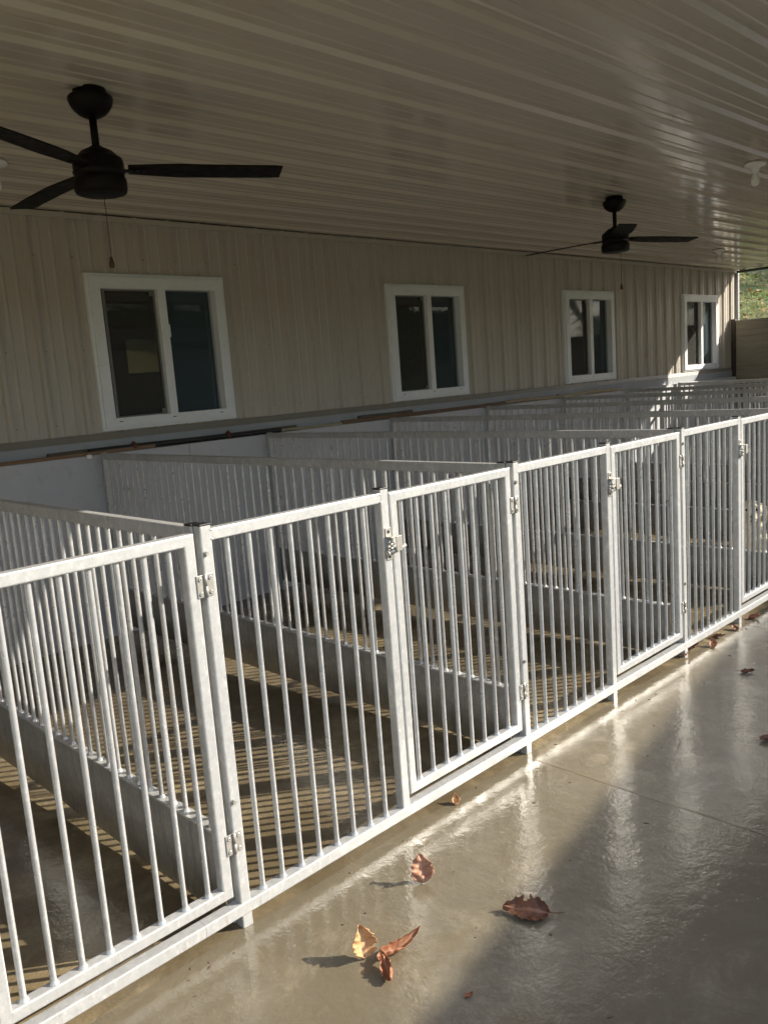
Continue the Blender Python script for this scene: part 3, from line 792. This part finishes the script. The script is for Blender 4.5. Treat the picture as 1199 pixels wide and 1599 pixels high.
# local frame: +X is where the dog looks
V = [(-.16,0,.12),(-.10,0,.22),(-.02,0,.32),(.03,0,.38),(.055,0,.45),(.085,0,.505),(.145,0,.495),(.185,0,.482),
     (.04,.075,.28),(.05,.08,.14),(.055,.08,.04),(.095,.08,.018),
     (.04,-.075,.28),(.05,-.08,.14),(.055,-.08,.04),(.095,-.08,.018),
     (-.13,.10,.12),(-.03,.125,.12),(-.07,.12,.03),(.02,.12,.018),
     (-.13,-.10,.12),(-.03,-.125,.12),(-.07,-.12,.03),(.02,-.12,.018),
     (-.24,.02,.10),(-.30,.04,.14)]
E_ = [(0,1),(1,2),(2,3),(3,4),(4,5),(5,6),(6,7),(2,8),(8,9),(9,10),(10,11),(2,12),(12,13),(13,14),(14,15),
      (0,16),(16,17),(17,18),(18,19),(0,20),(20,21),(21,22),(22,23),(0,24),(24,25)]
Rr = [.115,.118,.112,.085,.072,.082,.045,.034,.055,.036,.032,.032,.055,.036,.032,.032,.070,.055,.038,.032,.070,.055,.038,.032,.035,.040]
def blob(name, V, E, R, m, parent, vox, tuft):
    """overlapping balls along the bones, fused by a voxel remesh into one continuous surface"""
    bm = bmesh.new()
    for a, b_ in E:
        va, vb = Vector(V[a]), Vector(V[b_]); n = max(2, int((va-vb).length/(.35*min(R[a], R[b_])))+1)
        for q in range(n+1):
            u = q/n; p = va.lerp(vb, u); rr = R[a]*(1-u)+R[b_]*u
            bmesh.ops.create_icosphere(bm, subdivisions=2, radius=rr, matrix=Matrix.Translation(p))
    me = bpy.data.meshes.new(name); bm.to_mesh(me); bm.free(); me.materials.append(m)
    o = bpy.data.objects.new(name, me); C.objects.link(o); o.parent = parent
    rm = o.modifiers.new('remesh', 'REMESH'); rm.mode = 'VOXEL'; rm.voxel_size = vox; rm.use_smooth_shade = True
    dm = o.modifiers.new('tufts', 'DISPLACE'); dm.texture = tx; dm.strength = tuft; dm.mid_level = .45
    return o
tx = bpy.data.textures.new('fur_tufts', 'CLOUDS'); tx.noise_scale = .020; tx.noise_depth = 2
body = blob('body', V, E_, Rr, M_fur, dog, .006, .026)
for s_ in (1, -1):
    blob('ear', [(.07,.066*s_,.540),(.078,.090*s_,.50),(.085,.096*s_,.452)], [(0,1),(1,2)], [.020,.028,.030], M_fur, dog, .006, .022)
    b = MB(); b.lathe([(0,-.010),(.006,-.0085),(.010,-.003),(.0105,.0),(.010,.003),(.006,.0085),(0,.010)], 0, 0, 12); b.build('eye', M_nose, dog, (.158,.032*s_,.527))
b = MB(); b.lathe([(0,-.013),(.010,-.010),(.016,-.003),(.016,.004),(.010,.011),(0,.013)], 0, 0, 14); b.build('nose', M_nose, dog, (.222,0,.490))
b = MB(); b.box(.190, .216, -.018, .018, .452, .460, .003); b.build('mouth', mat('dog_mouth', (.10,.04,.04), .5), dog)

# ================================================================== BEYOND THE FRAME: unseen shed added to throw the shade on the walkway
sh = thing('shade_shed', 'low shed added out of view behind the camera to shade the walkway', 'shed', (6.4,-3.60,0), R_(10))
# origin: front eave middle; eave height 2.6
mb = MB(); mb.box(-2.9, 3.4, -2.5, -.12, 0, 2.5); mb.build('wall', M_shed, sh)
mb = MB(); mb.add([(-3.0,0,2.60),(3.5,0,2.60),(3.5,-2.65,2.60),(-3.0,-2.65,2.60),(-3.0,-1.3,2.95),(3.5,-1.3,2.95),(-3.0,0,2.52),(3.5,0,2.52),(3.5,-2.65,2.52),(-3.0,-2.65,2.52)],
                  [(0,1,5,4),(2,3,4,5),(0,4,3),(1,2,5),(6,7,1,0),(7,8,2,1),(8,9,3,2),(9,6,0,3),(9,8,7,6)])
mb.build('roof', mat('shed_roof', (.03,.028,.026), 1.0, 0, 0.0), sh)

# trees standing beyond the yard: they fill the window reflections
M_bark = wood('bark', (.10,.075,.055), (.05,.038,.028), (20, 20, 4))
M_leaf = grassmat('tree_leaves', (.05,.085,.025), (.09,.11,.03), (.16,.10,.04))
def tree(x, y, h, r, seed, label):
    rr = random.Random(seed); t = thing('tree', label, 'tree', (x, y, hz(x, y)), rr.uniform(0, 6), 'trees across the yard')
    b = MB(); tips = []
    b.sweep([(.12*math.sin(q*1.3+seed), .1*math.cos(q+seed), h*.85*q/6) for q in range(7)], circ(.16, 8), (0,1,0), smooth=True)
    n = len(b.v)//8
    for q in range(n):
        c = Vector((.12*math.sin(q*1.3+seed), .1*math.cos(q+seed), h*.85*q/6)); k = 1.25-q*.17
        for j in range(8): v = Vector(b.v[q*8+j]); v = c+(v-c)*k; b.v[q*8+j] = tuple(v)
    for q in range(12):
        a = rr.uniform(0, 6.28); z0 = h*rr.uniform(.22, .8); l = r*rr.uniform(.6, 1)*(1.15-z0/h*.6)
        p0 = Vector((.05, 0, z0)); p1 = Vector((math.cos(a)*l, math.sin(a)*l, z0+l*rr.uniform(.15, .6))); b.cyl(p0, p1, .05, 6, .015); tips.append((p0, p1))
    b.build('trunk', M_bark, t)
    c = MB()
    for p0, p1 in tips:
        for w_ in range(7):
            cc = p0.lerp(p1, rr.uniform(.35, 1.1))+Vector((rr.gauss(0,.25), rr.gauss(0,.25), rr.gauss(0,.25)))
            cr = rr.uniform(.25, .6)
            for k in range(75):
                p = cc+Vector((rr.gauss(0,1), rr.gauss(0,1), rr.gauss(0,.7)))*cr*.5
                d = Vector((rr.gauss(0,1), rr.gauss(0,1), rr.gauss(0,1))).normalized()*rr.uniform(.07,.12); e = d.orthogonal().normalized()*.06
                c.add([p-d, p+e, p+d, p-e], [(0,1,2,3)])
    c.build('crown', M_leaf, t)
for i, (x, y, h, r) in enumerate([(1.0,-13.5,8.6,3.6),(5.6,-14.8,9.2,4.0),(10.3,-13.8,8.4,3.8),(15.2,-15.2,9.4,4.1),(20.5,-14.4,8.8,4.0),(26,-16,9.5,4.2),(32,-15,9.8,4.3),(38.5,-16.5,10,4.6),(46,-17,10,4.8),(54,-19,10.5,5),(31,1.4,5.2,1.6)]):
    tree(x, y, h, r, 50+i, ['first','second','third','fourth','fifth','sixth','seventh','eighth','ninth','tenth','x'][i]+' bushy tree in the row across the yard behind the camera' if i < 10 else 'lone bushy tree on the grass bank past the end of the building')

# unseen evergreen hedge, added to darken what the window panes reflect
hg = thing('hedge', 'dark evergreen hedge added out of view behind the camera to darken the window reflections', 'hedge', (24,-12,-.16))
c = MB(); rr = random.Random(77)
for k in range(30000):
    x = rr.uniform(-16, 26); f_ = rr.random()
    if f_ < .7: y = .62+rr.gauss(0, .06); z = rr.uniform(0, 4.1)
    else: y = rr.uniform(-.6, .6); z = 4.1+rr.gauss(0, .07)
    d = Vector((rr.gauss(0,1), rr.gauss(0,1), rr.gauss(0,1))).normalized()*rr.uniform(.05,.11); e = d.orthogonal().normalized()*.05; p = Vector((x, y, z))
    c.add([p-d, p+e, p+d, p-e], [(0,1,2,3)])
c.build('foliage', M_leaf, hg)
c = MB(); c.box(-16, 26, -.6, .56, 0, 4.0); c.build('hedge_core', M_bark, hg)
